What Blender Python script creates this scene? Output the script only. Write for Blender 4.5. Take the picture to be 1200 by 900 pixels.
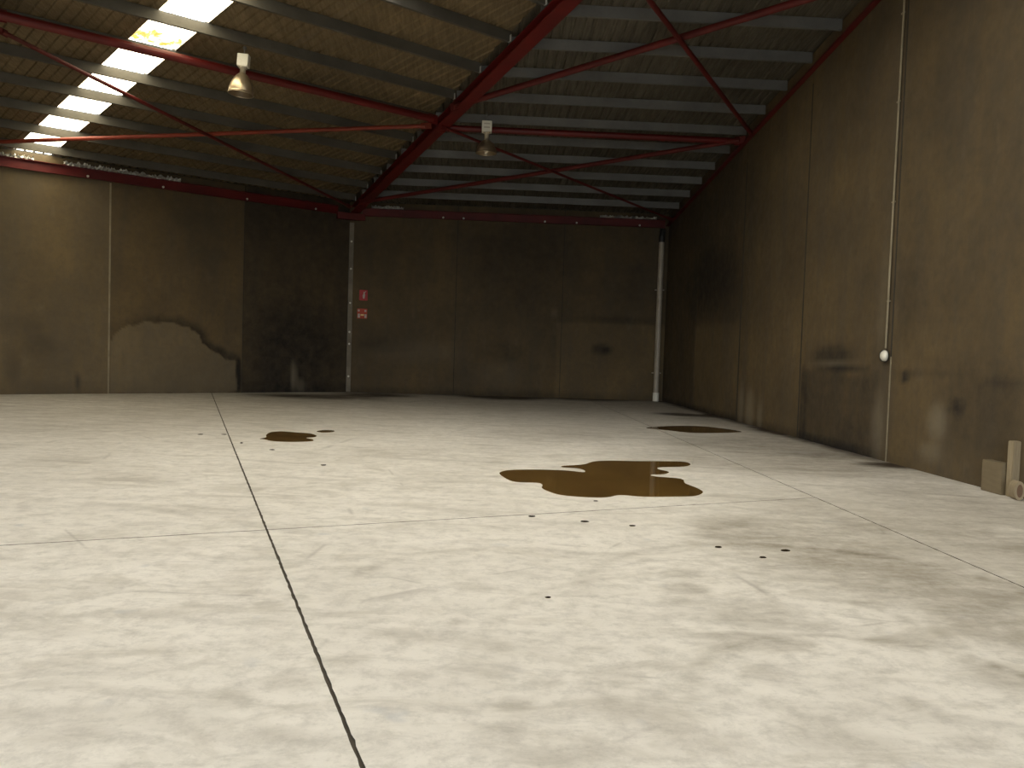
import bpy, bmesh, math, random
import numpy as np
from mathutils import Vector, Matrix, noise as mnoise
random.seed(7)
for o in list(bpy.data.objects): bpy.data.objects.remove(o)
scn = bpy.context.scene
COL = scn.collection

# ------------------------------------------------------------------ camera
F, PI_, YA, RO = 947.5, 0.04093, -0.0507, 0.0317
EYE = np.array([0, 0, 1.6])
def ray(x, y):
    c, s = math.cos(RO), math.sin(RO); dx, dy = x-600, y-450
    a = dx*c+dy*s; up = dx*s-dy*c
    fw = F*math.cos(PI_)+up*math.sin(PI_); z = -F*math.sin(PI_)+up*math.cos(PI_)
    return np.array([a*math.cos(YA)-fw*math.sin(YA), a*math.sin(YA)+fw*math.cos(YA), z])
cd = bpy.data.cameras.new('camera'); cam = bpy.data.objects.new('camera', cd); COL.objects.link(cam)
fwd = ray(600, 450)/F; rgt = ray(601, 450)-ray(600, 450); upv = ray(600, 449)-ray(600, 450)
cam.matrix_world = Matrix(((rgt[0], upv[0], -fwd[0], EYE[0]), (rgt[1], upv[1], -fwd[1], EYE[1]), (rgt[2], upv[2], -fwd[2], EYE[2]), (0, 0, 0, 1)))
cd.sensor_width = 36; cd.lens = F*36/1200; cd.clip_end = 300
scn.camera = cam

# ------------------------------------------------------------------ light
world = bpy.data.worlds.new('overcast_sky'); scn.world = world; world.use_nodes = True
bg = world.node_tree.nodes['Background']
bg.inputs['Color'].default_value = (0.86, 0.93, 1.0, 1); bg.inputs['Strength'].default_value = 9.5
SKYLIGHT = 6.5          # radiance of the sunlit fibreglass roof sheets, seen and added
ld = bpy.data.lights.new('doorway_portal', 'AREA'); ld.shape = 'RECTANGLE'; ld.size = 8.8; ld.size_y = 5.0
ld.cycles.is_portal = True
lo = bpy.data.objects.new('doorway_portal', ld); COL.objects.link(lo)
lo.location = (1.4, -7.1, 2.45); lo.rotation_euler = (math.radians(90), 0, 0)
scn.view_settings.view_transform = 'Standard'; scn.view_settings.look = 'None'
scn.view_settings.exposure = 0.2; scn.view_settings.gamma = 1.0; scn.view_settings.use_curve_mapping = False

# ------------------------------------------------------------------ layout (metres)
H, YB, KX, XR, S, TH, PH, W = 6.121, 28.142, -4.3176, 6.747, 0.1110, 0.61826, 0.3885, 3.7066
K = np.array([KX, YB, 0.0])
EL = np.array([-math.cos(TH), -math.sin(TH), 0.0]); NL = np.array([math.sin(TH), -math.cos(TH), 0.0])
MD = np.array([math.sin(PH), -math.cos(PH), 0.0])
SL = S*math.cos(PH)/float(MD@NL)
Z3 = np.array([0, 0, 1.0])
YF = -7.0; UE = 20.0
def hit(x, y, n, k):
    n = np.array(n, float); d = ray(x, y); return EYE+d*((k-n@EYE)/(n@d))
fl = lambda x, y, z=0: hit(x, y, (0, 0, 1), z)
wR = lambda x, y: hit(x, y, (1, 0, 0), XR)
wB = lambda x, y: hit(x, y, (0, 1, 0), YB)
wL = lambda x, y: hit(x, y, NL, float(NL@K))
def PL(u, v, dz=0): return K+EL*u+NL*v+Z3*(H+SL*v+dz)       # a point of the left roof plane
def PR(x, y, dz=0): return np.array([x, y, H+S*(YB-y)+dz])   # a point of the right roof plane
def PM(t, dz=0): p = K+MD*t+EL*-0.16; return p+Z3*(H+S*math.cos(PH)*t+dz)
def MX(y): return KX+(YB-y)*math.tan(PH)                     # x of the bend line
def toL(p): d = p-K; return float(d@EL), float(d@NL)

# ------------------------------------------------------------------ helpers
class MB:
    def __init__(s): s.v = []; s.f = []
    def add(s, vs, fs):
        b = len(s.v); s.v += [tuple(float(c) for c in p) for p in vs]; s.f += [tuple(i+b for i in q) for q in fs]; return s
    def box(s, c, sx, sy, sz, ax=(1, 0, 0), az=(0, 0, 1)):
        c = np.array(c, float); ax = np.array(ax, float); ax /= np.linalg.norm(ax); az = np.array(az, float)
        ay = np.cross(az, ax); ay /= np.linalg.norm(ay); az = np.cross(ax, ay)
        vs = [c+ax*sx*i/2+ay*sy*j/2+az*sz*k/2 for k in (-1, 1) for j in (-1, 1) for i in (-1, 1)]
        return s.add(vs, [(0, 2, 3, 1), (4, 5, 7, 6), (0, 1, 5, 4), (2, 6, 7, 3), (0, 4, 6, 2), (1, 3, 7, 5)])
    def tube(s, a, b, r, n=14, r2=None, cap=True):
        a = np.array(a, float); b = np.array(b, float); d = (b-a)/np.linalg.norm(b-a)
        q = np.cross(d, [0, 0, 1] if abs(d[2]) < .9 else [1, 0, 0]); q /= np.linalg.norm(q); w = np.cross(d, q)
        r2 = r if r2 is None else r2; vs = []
        for P, rr in ((a, r), (b, r2)):
            for i in range(n): t = 2*math.pi*i/n; vs.append(P+q*rr*math.cos(t)+w*rr*math.sin(t))
        fs = [(i, (i+1) % n, n+(i+1) % n, n+i) for i in range(n)]
        if cap: fs += [tuple(range(n-1, -1, -1)), tuple(range(n, 2*n))]
        return s.add(vs, fs)
    def sweep(s, prof, a, b, side, up, closed=True):   # profile (x, y) swept from a to b
        a = np.array(a, float); b = np.array(b, float); side = np.array(side, float); up = np.array(up, float)
        n = len(prof); vs = [P+side*x+up*y for P in (a, b) for x, y in prof]
        rng = range(n if closed else n-1)
        fs = [(i, (i+1) % n, n+(i+1) % n, n+i) for i in rng]
        if closed: fs += [tuple(range(n-1, -1, -1)), tuple(range(n, 2*n))]
        return s.add(vs, fs)
    def lathe(s, prof, c, n=28, axis=(0, 0, 1)):
        axis = np.array(axis, float); axis /= np.linalg.norm(axis)
        q = np.cross(axis, [1, 0, 0] if abs(axis[0]) < .9 else [0, 1, 0]); q /= np.linalg.norm(q); w = np.cross(axis, q); c = np.array(c, float)
        vs = [c+axis*z+(q*math.cos(2*math.pi*i/n)+w*math.sin(2*math.pi*i/n))*r for r, z in prof for i in range(n)]
        fs = [(k*n+i, k*n+(i+1) % n, (k+1)*n+(i+1) % n, (k+1)*n+i) for k in range(len(prof)-1) for i in range(n)]
        return s.add(vs, fs)
    def build(s, name, mat, parent=None, smooth=False, origin=None):
        me = bpy.data.meshes.new(name); o = bpy.data.objects.new(name, me)
        org = np.array(origin if origin is not None else (0, 0, 0), float)
        me.from_pydata([tuple(np.array(p)-org) for p in s.v], [], s.f)
        bm = bmesh.new(); bm.from_mesh(me); bmesh.ops.recalc_face_normals(bm, faces=bm.faces); bm.to_mesh(me); bm.free()
        if mat: me.materials.append(mat)
        if smooth:
            for p in me.polygons: p.use_smooth = True
        COL.objects.link(o)
        if parent:
            o.parent = parent; o.matrix_parent_inverse = Matrix.Translation(-Vector(parent.location))
            o.location = Vector(org)
        else: o.location = tuple(org)
        return o
def empty(name, loc):
    o = bpy.data.objects.new(name, None); o.empty_display_size = .2; COL.objects.link(o); o.location = tuple(float(c) for c in loc); return o
def tag(o, label=None, cat=None, group=None, kind=None):
    for k, v in (('label', label), ('category', cat), ('group', group), ('kind', kind)):
        if v: o[k] = v
    return o

# ------------------------------------------------------------------ materials
class NT:
    def __init__(s, name):
        s.m = bpy.data.materials.new(name); s.m.use_nodes = True; s.t = s.m.node_tree; s.b = s.t.nodes['Principled BSDF']
        s.geo = s.t.nodes.new('ShaderNodeNewGeometry').outputs['Position']
    def n(s, typ, **kw):
        x = s.t.nodes.new(typ)
        for k, v in kw.items(): setattr(x, k, v)
        return x
    def put(s, sock, v):
        if hasattr(v, 'links'): s.t.links.new(v, sock)
        else: sock.default_value = v
    def map(s, scale=(1, 1, 1), rot=(0, 0, 0), vec=None):
        x = s.n('ShaderNodeMapping'); s.put(x.inputs['Vector'], vec or s.geo); x.inputs['Scale'].default_value = scale; x.inputs['Rotation'].default_value = rot
        return x.outputs[0]
    def noise(s, scale, detail=5, rough=.6, vec=None, dist=0.0):
        x = s.n('ShaderNodeTexNoise'); x.inputs['Scale'].default_value = scale; x.inputs['Detail'].default_value = detail
        x.inputs['Roughness'].default_value = rough; x.inputs['Distortion'].default_value = dist; s.put(x.inputs['Vector'], vec or s.geo); return x.outputs['Fac']
    def ramp(s, fac, stops):
        x = s.n('ShaderNodeValToRGB'); s.put(x.inputs[0], fac); e = x.color_ramp.elements
        while len(e) < len(stops): e.new(.5)
        for el, (p, c) in zip(e, stops): el.position = p; el.color = (c, c, c, 1) if isinstance(c, (int, float)) else (*c, 1)
        return x.outputs[0]
    def mix(s, fac, a, b, mode='MIX'):
        x = s.n('ShaderNodeMix', data_type='RGBA', blend_type=mode); s.put(x.inputs[0], fac)
        for sk, v in ((x.inputs[6], a), (x.inputs[7], b)): s.put(sk, (*v, 1) if isinstance(v, tuple) and len(v) == 3 else v)
        return x.outputs[2]
    def math(s, op, a, b=0.0, clamp=False):
        x = s.n('ShaderNodeMath', operation=op, use_clamp=clamp); s.put(x.inputs[0], a); s.put(x.inputs[1], b); return x.outputs[0]
    def attr(s, name): x = s.n('ShaderNodeAttribute', attribute_name=name); return x.outputs['Fac']
    def bump(s, h, strength=.3, dist=.01):
        x = s.n('ShaderNodeBump'); x.inputs['Strength'].default_value = strength; x.inputs['Distance'].default_value = dist
        s.put(x.inputs['Height'], h); s.t.links.new(x.outputs[0], s.b.inputs['Normal'])
    def fin(s, col=None, rough=None, metal=None, spec=None):
        if col is not None: s.put(s.b.inputs['Base Color'], (*col, 1) if isinstance(col, tuple) and len(col) == 3 else col)
        if rough is not None: s.put(s.b.inputs['Roughness'], rough)
        if metal is not None: s.put(s.b.inputs['Metallic'], metal)
        if spec is not None: s.put(s.b.inputs['Specular IOR Level'], spec)
        return s.m

def paint(name, col, rough=.55, metal=0.0, vary=.35, scale=3.0, spec=.4):
    t = NT(name); c = t.mix(t.ramp(t.noise(scale, 6, .65), [(.35, 0), (.7, 1)]), col, tuple(x*(1-vary) for x in col))
    c = t.mix(t.ramp(t.noise(scale*9, 4, .6), [(.55, 0), (.8, .35)]), c, tuple(x*.5 for x in col))
    return t.fin(c, rough, metal, spec)

def concrete_wall():
    t = NT('stained_tilt_up_concrete')
    c = t.mix(t.ramp(t.noise(.45, 6, .65), [(.3, 0), (.7, 1)]), (.188, .130, .058), (.096, .070, .038))
    c = t.mix(t.ramp(t.noise(1.0, 6, .7, t.map((1.5, 1.5, .22))), [(.42, 0), (.72, .65)]), c, (.095, .078, .055))
    c = t.mix(t.ramp(t.noise(7, 6, .7), [(.45, 0), (.8, .45)]), c, (.07, .058, .042))
    c = t.mix(t.ramp(t.noise(2.6, 4, .6, t.map((1, 1, .5))), [(.6, 0), (.8, .25)]), c, (.235, .19, .125))
    g = t.attr('grime_tone'); l = t.attr('pale'); n = t.noise(3.2, 6, .7)
    ga = t.math('MULTIPLY', g, t.math('ADD', .45, t.math('MULTIPLY', n, 1.1)), True)
    la = t.math('MULTIPLY', l, t.math('ADD', .5, t.math('MULTIPLY', n, 1.0)), True)
    c = t.mix(ga, c, (.020, .017, .014)); c = t.mix(la, c, (.30, .255, .18))
    t.bump(t.noise(14, 8, .7), .35, .01)
    return t.fin(c, t.ramp(t.noise(5), [(.3, .75), (.7, .95)]), 0.0, .25)

def floor_mat():
    t = NT('worn_concrete_floor')
    c = t.mix(t.ramp(t.noise(.35, 6, .65, dist=.6), [(.35, 0), (.68, 1)]), (.74, .70, .63), (.64, .60, .53))
    c = t.mix(t.ramp(t.noise(1.9, 8, .72, dist=1.0), [(.46, 0), (.72, .34)]), c, (.42, .39, .33))
    c = t.mix(t.ramp(t.noise(.9, 5, .65, t.map((1.0, 2.2, 1), (0, 0, .4)), 1.6), [(.5, 0), (.66, .38)]), c, (.36, .32, .25))
    c = t.mix(t.ramp(t.noise(7, 6, .75), [(.47, 0), (.70, .55)]), c, (.37, .345, .30))
    c = t.mix(t.ramp(t.noise(3.4, 7, .8, t.map((.7, 1.5, 1), (0, 0, .2)), .8), [(.5, 0), (.68, .42)]), c, (.38, .355, .31))
    c = t.mix(t.ramp(t.noise(38, 3, .6), [(.6, 0), (.75, .25)]), c, (.30, .28, .24))
    # trowel swirls and tyre scuffs
    wv = t.n('ShaderNodeTexWave', wave_type='RINGS'); t.put(wv.inputs['Vector'], t.map((.5, .5, 1), (0, 0, .3))); wv.inputs['Scale'].default_value = .55
    wv.inputs['Distortion'].default_value = 6; wv.inputs['Detail'].default_value = 3; wv.inputs['Detail Scale'].default_value = .7
    sw = t.math('MULTIPLY', t.ramp(wv.outputs['Fac'], [(.9, 0), (1.0, .30)]), t.ramp(t.noise(.8), [(.45, 0), (.6, 1)]))
    c = t.mix(sw, c, (.30, .27, .22))
    v = t.n('ShaderNodeTexVoronoi', feature='DISTANCE_TO_EDGE'); t.put(v.inputs['Vector'], t.map((.55, .9, 1), (0, 0, .7))); v.inputs['Scale'].default_value = .9
    sc = t.math('MULTIPLY', t.ramp(v.outputs['Distance'], [(0, .55), (.012, 0)]), t.ramp(t.noise(1.3), [(.52, 0), (.6, 1)]))
    c = t.mix(sc, c, (.35, .32, .28))
    pl = t.ramp(t.noise(2.7, 3, .5, t.map((1, 1, 1), (0, 0, 1))), [(.68, 0), (.76, .35)]); c = t.mix(pl, c, (.36, .38, .40))
    g = t.attr('grime_tone'); o = t.attr('oil'); n = t.noise(1.6, 7, .75, t.map((.8, 1.7, 1))); n2 = t.noise(9, 5, .7)
    nn = t.ramp(t.math('ADD', t.math('MULTIPLY', n, .7), t.math('MULTIPLY', n2, .3)), [(.34, .20), (.64, 1.2)])
    c = t.mix(t.math('MULTIPLY', g, nn, True), c, (.20, .17, .12))
    c = t.mix(t.math('MULTIPLY', o, t.ramp(n, [(.3, .55), (.6, 1.25)]), True), c, (.05, .035, .022))
    t.bump(t.noise(11, 7, .7), .12, .006)
    return t.fin(c, t.ramp(t.noise(2.2, 5), [(.3, .5), (.7, .75)]), 0.0, .3)

M = {}
M['wall'] = concrete_wall(); M['floor'] = floor_mat()
M['sealant'] = paint('joint_sealant', (.30, .25, .16), .8)
M['sealant_dark'] = paint('joint_sealant_dark', (.05, .042, .03), .9)
M['joint'] = paint('joint_dirt', (.10, .082, .058), .95)
M['red'] = paint('red_oxide_paint', (.13, .007, .005), .5, 0, .4, 1.4)
M['red_dark'] = paint('dusty_red_oxide_paint', (.12, .010, .007), .6, 0, .45, 1.4)
M['orange'] = paint('orange_red_paint', (.25, .034, .013), .5, 0, .4, 1.4)
M['galv_shaded'] = paint('shaded_galvanised_steel', (.105, .095, .075), .6, .1, .35, 1.1, .3)  # same steel as the right bay, with the left bay's shade in its colour
M['galv'] = paint('galvanised_steel', (.165, .16, .148), .5, .15, .35, 1.1, .5)
M['cleat'] = paint('bare_cleat_steel', (.62, .62, .58), .4, .2, .2, 5)
M['white'] = paint('white_enamel', (.80, .77, .66), .4, 0, .1, 6)
M['pipe'] = paint('white_pvc', (.44, .38, .29), .4, 0, .3, 2.0)
M['dark'] = paint('dark_plastic', (.03, .03, .028), .5)
M['lampbody'] = paint('lamp_neck_metal', (.55, .50, .40), .4, .6, .2, 8)
M['board'] = paint('sign_red', (.42, .025, .03), .5, 0, .12, 30)
M['board2'] = paint('sign_orange_red', (.45, .05, .015), .5, 0, .12, 30)
M['mark'] = paint('sign_white', (.48, .42, .36), .5, 0, .15, 30)
M['mark2'] = paint('sign_pale_yellow', (.78, .58, .25), .5, 0, .15, 30)
M['bolt'] = paint('pale_bolt', (.70, .68, .60), .4, .2, .15, 20)
M['strip'] = paint('cover_strip', (.22, .19, .14), .7, 0, .4, 2.0)
M['void'] = paint('far_ground', (.30, .30, .28), .9)
t = NT('reflector_aluminium'); M['refl'] = t.fin(t.mix(t.noise(9), (.52, .43, .30), (.36, .28, .18)), .34, .85)
t = NT('lamp_glass'); t.b.inputs['Transmission Weight'].default_value = .3; M['bulb'] = t.fin((.9, .9, .86), .08)
t = NT('torn_foil'); t.bump(t.noise(22, 5), .8, .02); M['foil'] = t.fin(t.mix(t.noise(12), (.75, .75, .70), (.3, .3, .28)), .3, .75)
t = NT('old_timber')
wv = t.noise(3, 6, .7, t.map((14, 14, 1.2))); M['wood'] = t.fin(t.mix(wv, (.36, .29, .18), (.19, .145, .085)), .8)
t = NT('weathered_grey_timber'); wv = t.noise(2, 6, .7, t.map((9, 2, 12))); M['wood2'] = t.fin(t.mix(wv, (.21, .16, .09), (.13, .10, .056)), .85)
t = NT('log_end'); M['knot'] = t.fin(t.mix(t.noise(25), (.17, .10, .055), (.10, .055, .03)), .8)
# underside of the roof sheets: dull sarking with fine ripples along the slope
def roof_mat(name, ang, a, b):
    t = NT(name); v = t.map((1, 1, 1), (0, 0, ang))
    st = t.noise(1.0, 6, .72, t.map((14, 1.3, 1), (0, 0, ang)), .5)
    c = t.mix(t.ramp(t.noise(.6, 6, .65), [(.3, 0), (.7, 1)]), a, b)
    c = t.mix(t.ramp(st, [(.42, 0), (.7, .7)]), c, tuple(x*.42 for x in a))
    t.bump(st, .6, .03); return t.fin(c, t.ramp(st, [(.3, .38), (.7, .7)]), .25, .4)
M['sheetL'] = roof_mat('foil_sarking_left', TH, (.235, .17, .086), (.15, .11, .06))
M['sheetR'] = roof_mat('foil_sarking_right', 0, (.145, .125, .09), (.095, .082, .058))
t = NT('roof_insulation'); M['blanket'] = t.fin((.10, .09, .07), .9)
# sunlit translucent fibreglass: lit from outside, so it glows
t = NT('fibreglass_skylight'); e = t.b
col = t.mix(t.ramp(t.noise(1.3, 4, .7), [(.5, 0), (.75, .25)]), (1.0, .90, .66), (1.0, .84, .50))
t.put(e.inputs['Emission Color'], col); e.inputs['Emission Strength'].default_value = SKYLIGHT
M['glow'] = t.fin((.8, .78, .66), .5)
t = NT('added_skylight_glow'); t.put(t.b.inputs['Emission Color'], t.mix(t.noise(1.1), (1.0, .985, .93), (.95, .94, .90))); t.b.inputs['Emission Strength'].default_value = SKYLIGHT  # neutral glow for the added, unseen roof sheets
M['glow_added'] = t.fin((.8, .79, .72), .5)
t = NT('leaf_stained_skylight'); e = t.b      # one sheet carries rotting leaves along its low edge
lf = t.math('MULTIPLY', t.attr('leaf'), t.ramp(t.noise(5, 5, .7), [(.36, .25), (.6, 1.2)]), True)
t.put(e.inputs['Emission Color'], t.mix(lf, (1.0, .90, .66), (.13, .085, .008))); e.inputs['Emission Strength'].default_value = SKYLIGHT
M['glow_leaf'] = t.fin((.8, .78, .66), .5)
t = NT('brown_puddle_water'); t.b.inputs['IOR'].default_value = 1.33
M['water'] = t.fin(t.mix(t.ramp(t.noise(1.6, 5), [(.35, 0), (.65, 1)]), (.125, .070, .018), (.085, .046, .012)), .035, 0.0, .5)
t = NT('dark_oil'); M['oil'] = t.fin((.022, .014, .008), .25)

# ------------------------------------------------------------------ stains, tone and painted falloff: fields evaluated on the wall and floor surfaces
def sdf(P, poly):      # signed distance, positive inside
    P = np.asarray(P, float); poly = np.asarray(poly, float); d = np.full(len(P), 1e9); ins = np.zeros(len(P), bool)
    for i in range(len(poly)):
        a, b = poly[i], poly[(i+1) % len(poly)]; e = b-a; w = P-a
        tt = np.clip((w@e)/max(e@e, 1e-12), 0, 1); d = np.minimum(d, np.linalg.norm(w-tt[:, None]*e, axis=1))
        c = ((a[1] <= P[:, 1]) != (b[1] <= P[:, 1])); xx = a[0]+(P[:, 1]-a[1])*e[0]/(e[1] if abs(e[1]) > 1e-12 else 1e-12)
        ins ^= c & (P[:, 0] < xx)
    return np.where(ins, d, -d)
def sm(x, a, b): t = np.clip((x-a)/(b-a), 0, 1); return t*t*(3-2*t)
def blob(P, c, r, amt, p=1.0): q = ((P[:, 0]-c[0])/r[0])**2+((P[:, 1]-c[1])/r[1])**2; return amt*np.exp(-q**p)
def jit(P, s=1.0, a=.1, seed=0):
    return np.array([mnoise.noise(Vector((x*s, y*s, seed)))*a for x, y in P])

def sheet_grid(us, zs_top, res, hole=None):
    pass

def panel(name, parent, A, e, u0, u1, ztop, field, res=.11, th=.03, kind=None):
    """one precast panel: front face is a fine grid carrying stain and tone fields, with rim returning into the joint"""
    n_in = np.cross(e, Z3); g = .011; u0 += g; u1 -= g
    nu = max(2, int((u1-u0)/res)); zt = max(ztop(u0), ztop(u1)); nz = max(2, int(zt/res))
    vs = []; uz = []
    for j in range(nz+1):
        for i in range(nu+1):
            u = u0+(u1-u0)*i/nu; z = ztop(u)*j/nz; vs.append(A+e*u+Z3*z); uz.append((u, z))
    N = nu+1; fs = [(j*N+i, j*N+i+1, (j+1)*N+i+1, (j+1)*N+i) for j in range(nz) for i in range(nu)]
    me = bpy.data.meshes.new(name); bm = bmesh.new()
    bv = [bm.verts.new(tuple(p)) for p in vs]
    for f in fs: bm.faces.new([bv[k] for k in f])
    bm.verts.index_update()
    uz = np.array(uz); gr, pa = field(uz)
    # rim
    back = {}
    rim = [j*N for j in range(nz+1)], [j*N+nu for j in range(nz+1)], list(range(N)), [nz*N+i for i in range(N)]
    side = th*np.array(OUT(A, e)); 
    for edge in rim:
        for k in edge:
            if k not in back: back[k] = bm.verts.new(tuple(vs[k]+side))
        for a, b in zip(edge[:-1], edge[1:]): bm.faces.new([bv[a], bv[b], back[b], back[a]])
    bmesh.ops.recalc_face_normals(bm, faces=bm.faces); bm.verts.index_update()
    keys = list(back.keys()); bm.to_mesh(me); bm.free()
    G = np.zeros(len(me.vertices), np.float32); Q = np.zeros(len(me.vertices), np.float32)
    G[:len(gr)] = gr; Q[:len(pa)] = pa
    G[len(gr):] = [gr[k] for k in keys]; Q[len(pa):] = [pa[k] for k in keys]
    for nm, arr in (('grime_tone', G), ('pale', Q)):
        at = me.attributes.new(nm, 'FLOAT', 'POINT'); at.data.foreach_set('value', np.clip(arr, 0, 1).astype(np.float32))
    me.materials.append(M['wall']); o = bpy.data.objects.new(name, me); COL.objects.link(o); o.parent = parent
    return o
CENTRE = np.array([0, 12, 0.])
def OUT(A, e):
    n = np.cross(e, Z3); n /= np.linalg.norm(n); return n if n@(np.array(A)-CENTRE) > 0 else -n

# ------------------------------------------------------------------ walls
def backing(name, A, e, u0, u1, ztop, off=.03, th=.15, mat=None):
    out = OUT(A, e); mb = MB(); P = []
    for d in (off, off+th):
        for u, z in ((u0-.25, 0), (u1+.25, 0), (u1+.25, ztop(u1)), (u0-.25, ztop(u0))): P.append(A+e*u+Z3*(z+(.10 if z else -.2))+out*d)
    mb.add(P, [(0, 1, 2, 3), (4, 5, 6, 7), (0, 1, 5, 4), (1, 2, 6, 5), (2, 3, 7, 6), (3, 0, 4, 7)])
    o = mb.build(name, mat or M['sealant_dark']); tag(o, kind='structure'); return o
TOP = .40
# back wall, left section (runs from the bend to the left and towards the viewer)
patch = [(127, 402), (135, 389), (150, 381), (165, 378), (190, 377), (207, 379), (222, 384), (233, 393), (238, 402), (247, 410), (258, 414), (266, 420), (275, 423), (277, 458), (260, 461), (150, 463), (126, 463)]
uvW = lambda q: (float((wL(*q)-K)@EL), float(wL(*q)[2]))
patchW = np.array([uvW(q) for q in patch])
def uzpx(fn, org, ax, x, y, rx, ry):
    c = fn(x, y); a = fn(x+rx, y); b = fn(x, y-ry); o = np.array(org)
    return ((c-o)@ax, c[2]), (abs((a-c)@ax)+1e-3, abs(b[2]-c[2])+1e-3)
def fieldL(uz):
    d = sdf(uz, patchW)+jit(uz, 3.0, .10, 3)+jit(uz, 9, .04, 5)
    inp = (uz[:, 0] > 3.66) & (uz[:, 0] < 7.47)
    pa = np.where(inp, .20*sm(d, -.01, .03), 0); gr = np.where(inp, .75*sm(d, -.32, -.02)*(1-sm(d, -.02, .02))*sm(uz[:, 1], .2, 1.5), 0)
    gr = gr*np.clip(1.15-(uz[:, 0]-3.7)/4.2, .35, 1)
    B = lambda *q: blob(uz, *uzpx(wL, K, EL, *q[:4]), q[4], 2)
    gr = gr+B(280, 441, 3.2, 20, .95)+B(92, 448, 4, 10, .8)+B(45, 405, 22, 14, .35)+B(15, 430, 10, 20, .3)+B(345, 410, 50, 60, .30)+B(20, 380, 30, 12, .2)
    gr = gr+.55*(uz[:, 0] < 3.62)+.14*((uz[:, 0] > 3.62) & (uz[:, 0] < 7.49))+.22*sm(uz[:, 1], 4.6, 6.2)  # panel tones, partly light falloff painted into the colour
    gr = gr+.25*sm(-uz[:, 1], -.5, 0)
    pa = pa+B(344, 440, 3.5, 17, .45)+B(352, 452, 6, 8, .25)+.10*(uz[:, 0] > 7.49)
    return gr, pa
topL = lambda u: H+TOP
wallL = backing('wall_left', K, EL, 0, UE, topL)
ju = [0, 3.62, 7.49, 11.2, 14.9, UE]
for i, (a, b) in enumerate(zip(ju[:-1], ju[1:])): panel('concrete_panel', wallL, K, EL, a, b, topL, fieldL, .055 if i == 1 else .11)
# back wall, right section
EX = np.array([1.0, 0, 0]); EY = np.array([0, -1.0, 0])
def fieldB(uz):
    B = lambda *q: blob(uz, *uzpx(wB, K, EX, *q[:4]), q[4], 2)
    gr = .26+.10*sm(uz[:, 1], 2.6, 6)+B(703, 409, 11, 7, .6)+B(713, 411, 6, 5, .4)+B(590, 412, 22, 14, .2)+B(610, 320, 60, 60, .15)+B(450, 405, 30, 10, .25)  # base tone darkened, more towards the top, partly painted light falloff
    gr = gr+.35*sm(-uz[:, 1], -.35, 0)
    low = (uz[:, 0] > 7.25+jit(uz, 1, .1)) & (uz[:, 1] < 2.66); gr = np.where(low, gr-.22, gr)
    gr = gr+blob(uz, (9.5, 2.8), (1.5, .12), .3)
    pa = B(487, 412, 50, 14, .10)+B(585, 440, 30, 18, .10)+B(650, 367, 4, 6, .15)
    return gr, pa
wallB = backing('wall_back', K, EX, 0, XR-KX, topL)
for a, b in ((0, W), (W, 2*W), (2*W, XR-KX)): panel('concrete_panel', wallB, K, EX, a, b, topL, fieldB, .1)
# right wall, rises with the roof towards the viewer
A_R = np.array([XR, YB, 0.0])
topR = lambda u: H+S*u+TOP if u < YB-1.09 else H+SL*toL(np.array([XR, YB-u, 0]))[1]+TOP
def fieldR(uz):
    B = lambda *q: blob(uz, *uzpx(wR, A_R, EY, *q[:4]), q[4], 2)
    y = YB-uz[:, 0]; z = uz[:, 1]
    gr = .42*sm(y, 15.5, 22)+.08*sm(z, 2, 5)*sm(y, 15, 22)  # darkens towards the far end, partly light falloff painted in
    low = sdf(np.c_[y, z], [(20.1, 0), (24.4, 0), (24.4, 2.6), (20.1, 2.6)]); gr = gr-.40*sm(low+jit(uz, 2, .1), -.05, .2)
    gr = gr-.15*((y > 16.3) & (y < 20.1))*(1-sm(z, 1.6, 3.2))
    rect = sdf(np.c_[y, z], [(12.9, -.3), (16.15, -.3), (16.15, 1.47), (13.1, 1.45)])
    gr = gr+.36*sm(rect+jit(uz, 2, .12, 9), -.06, .16)+.5*sm(rect, -.07, -.02)*(1-sm(rect, -.02, .03))*(y > 13.4)
    gr = gr+B(975, 418, 28, 14, .55)+B(942, 470, 4, 50, .35)+B(1150, 480, 60, 60, .30)+B(1060, 442, 5, 6, .7)+B(1100, 425, 20, 10, .15)+B(1120, 478, 9, 12, .35)
    gr = gr+B(930, 300, 14, 60, .25)+B(835, 330, 40, 40, .35)+B(1180, 450, 30, 8, .2)+B(1065, 350, 12, 60, .15)
    gr = gr+.5*sm(-z, -.22, -.02)*sm(y, 12, 14)+blob(np.c_[y, z], (10.5, 1.45), (2.2, .022), .35)
    gr = gr+.20*(1-sm(y, 13, 19))+.12*(y < 12.7)*sm(z, .6, 3)
    pa = B(878, 482, 5, 26, .45)+B(890, 488, 3, 20, .35)+B(868, 478, 3, 30, .35)+B(1098, 495, 12, 22, .35)+B(1090, 530, 14, 12, .25)+B(1028, 500, 8, 40, .25)
    pa = pa+B(1079, 501, 2, 2, .6)+blob(np.c_[y, z], (14.8, 1.56), (1.1, .02), .25)+B(1035, 350, 6, 60, .12)
    return gr, pa
wallR = backing('wall_right', A_R, EY, 0, YB-YF, topR)
jr = [0, YB-24.2, YB-20.15, YB-16.3, YB-12.72, YB-9.0, YB-5.3, YB-1.09, YB+3, YB-YF]
for a, b in zip(jr[:-1], jr[1:]): panel('concrete_panel', wallR, A_R, EY, a, b, topR, fieldR, .1)
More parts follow.
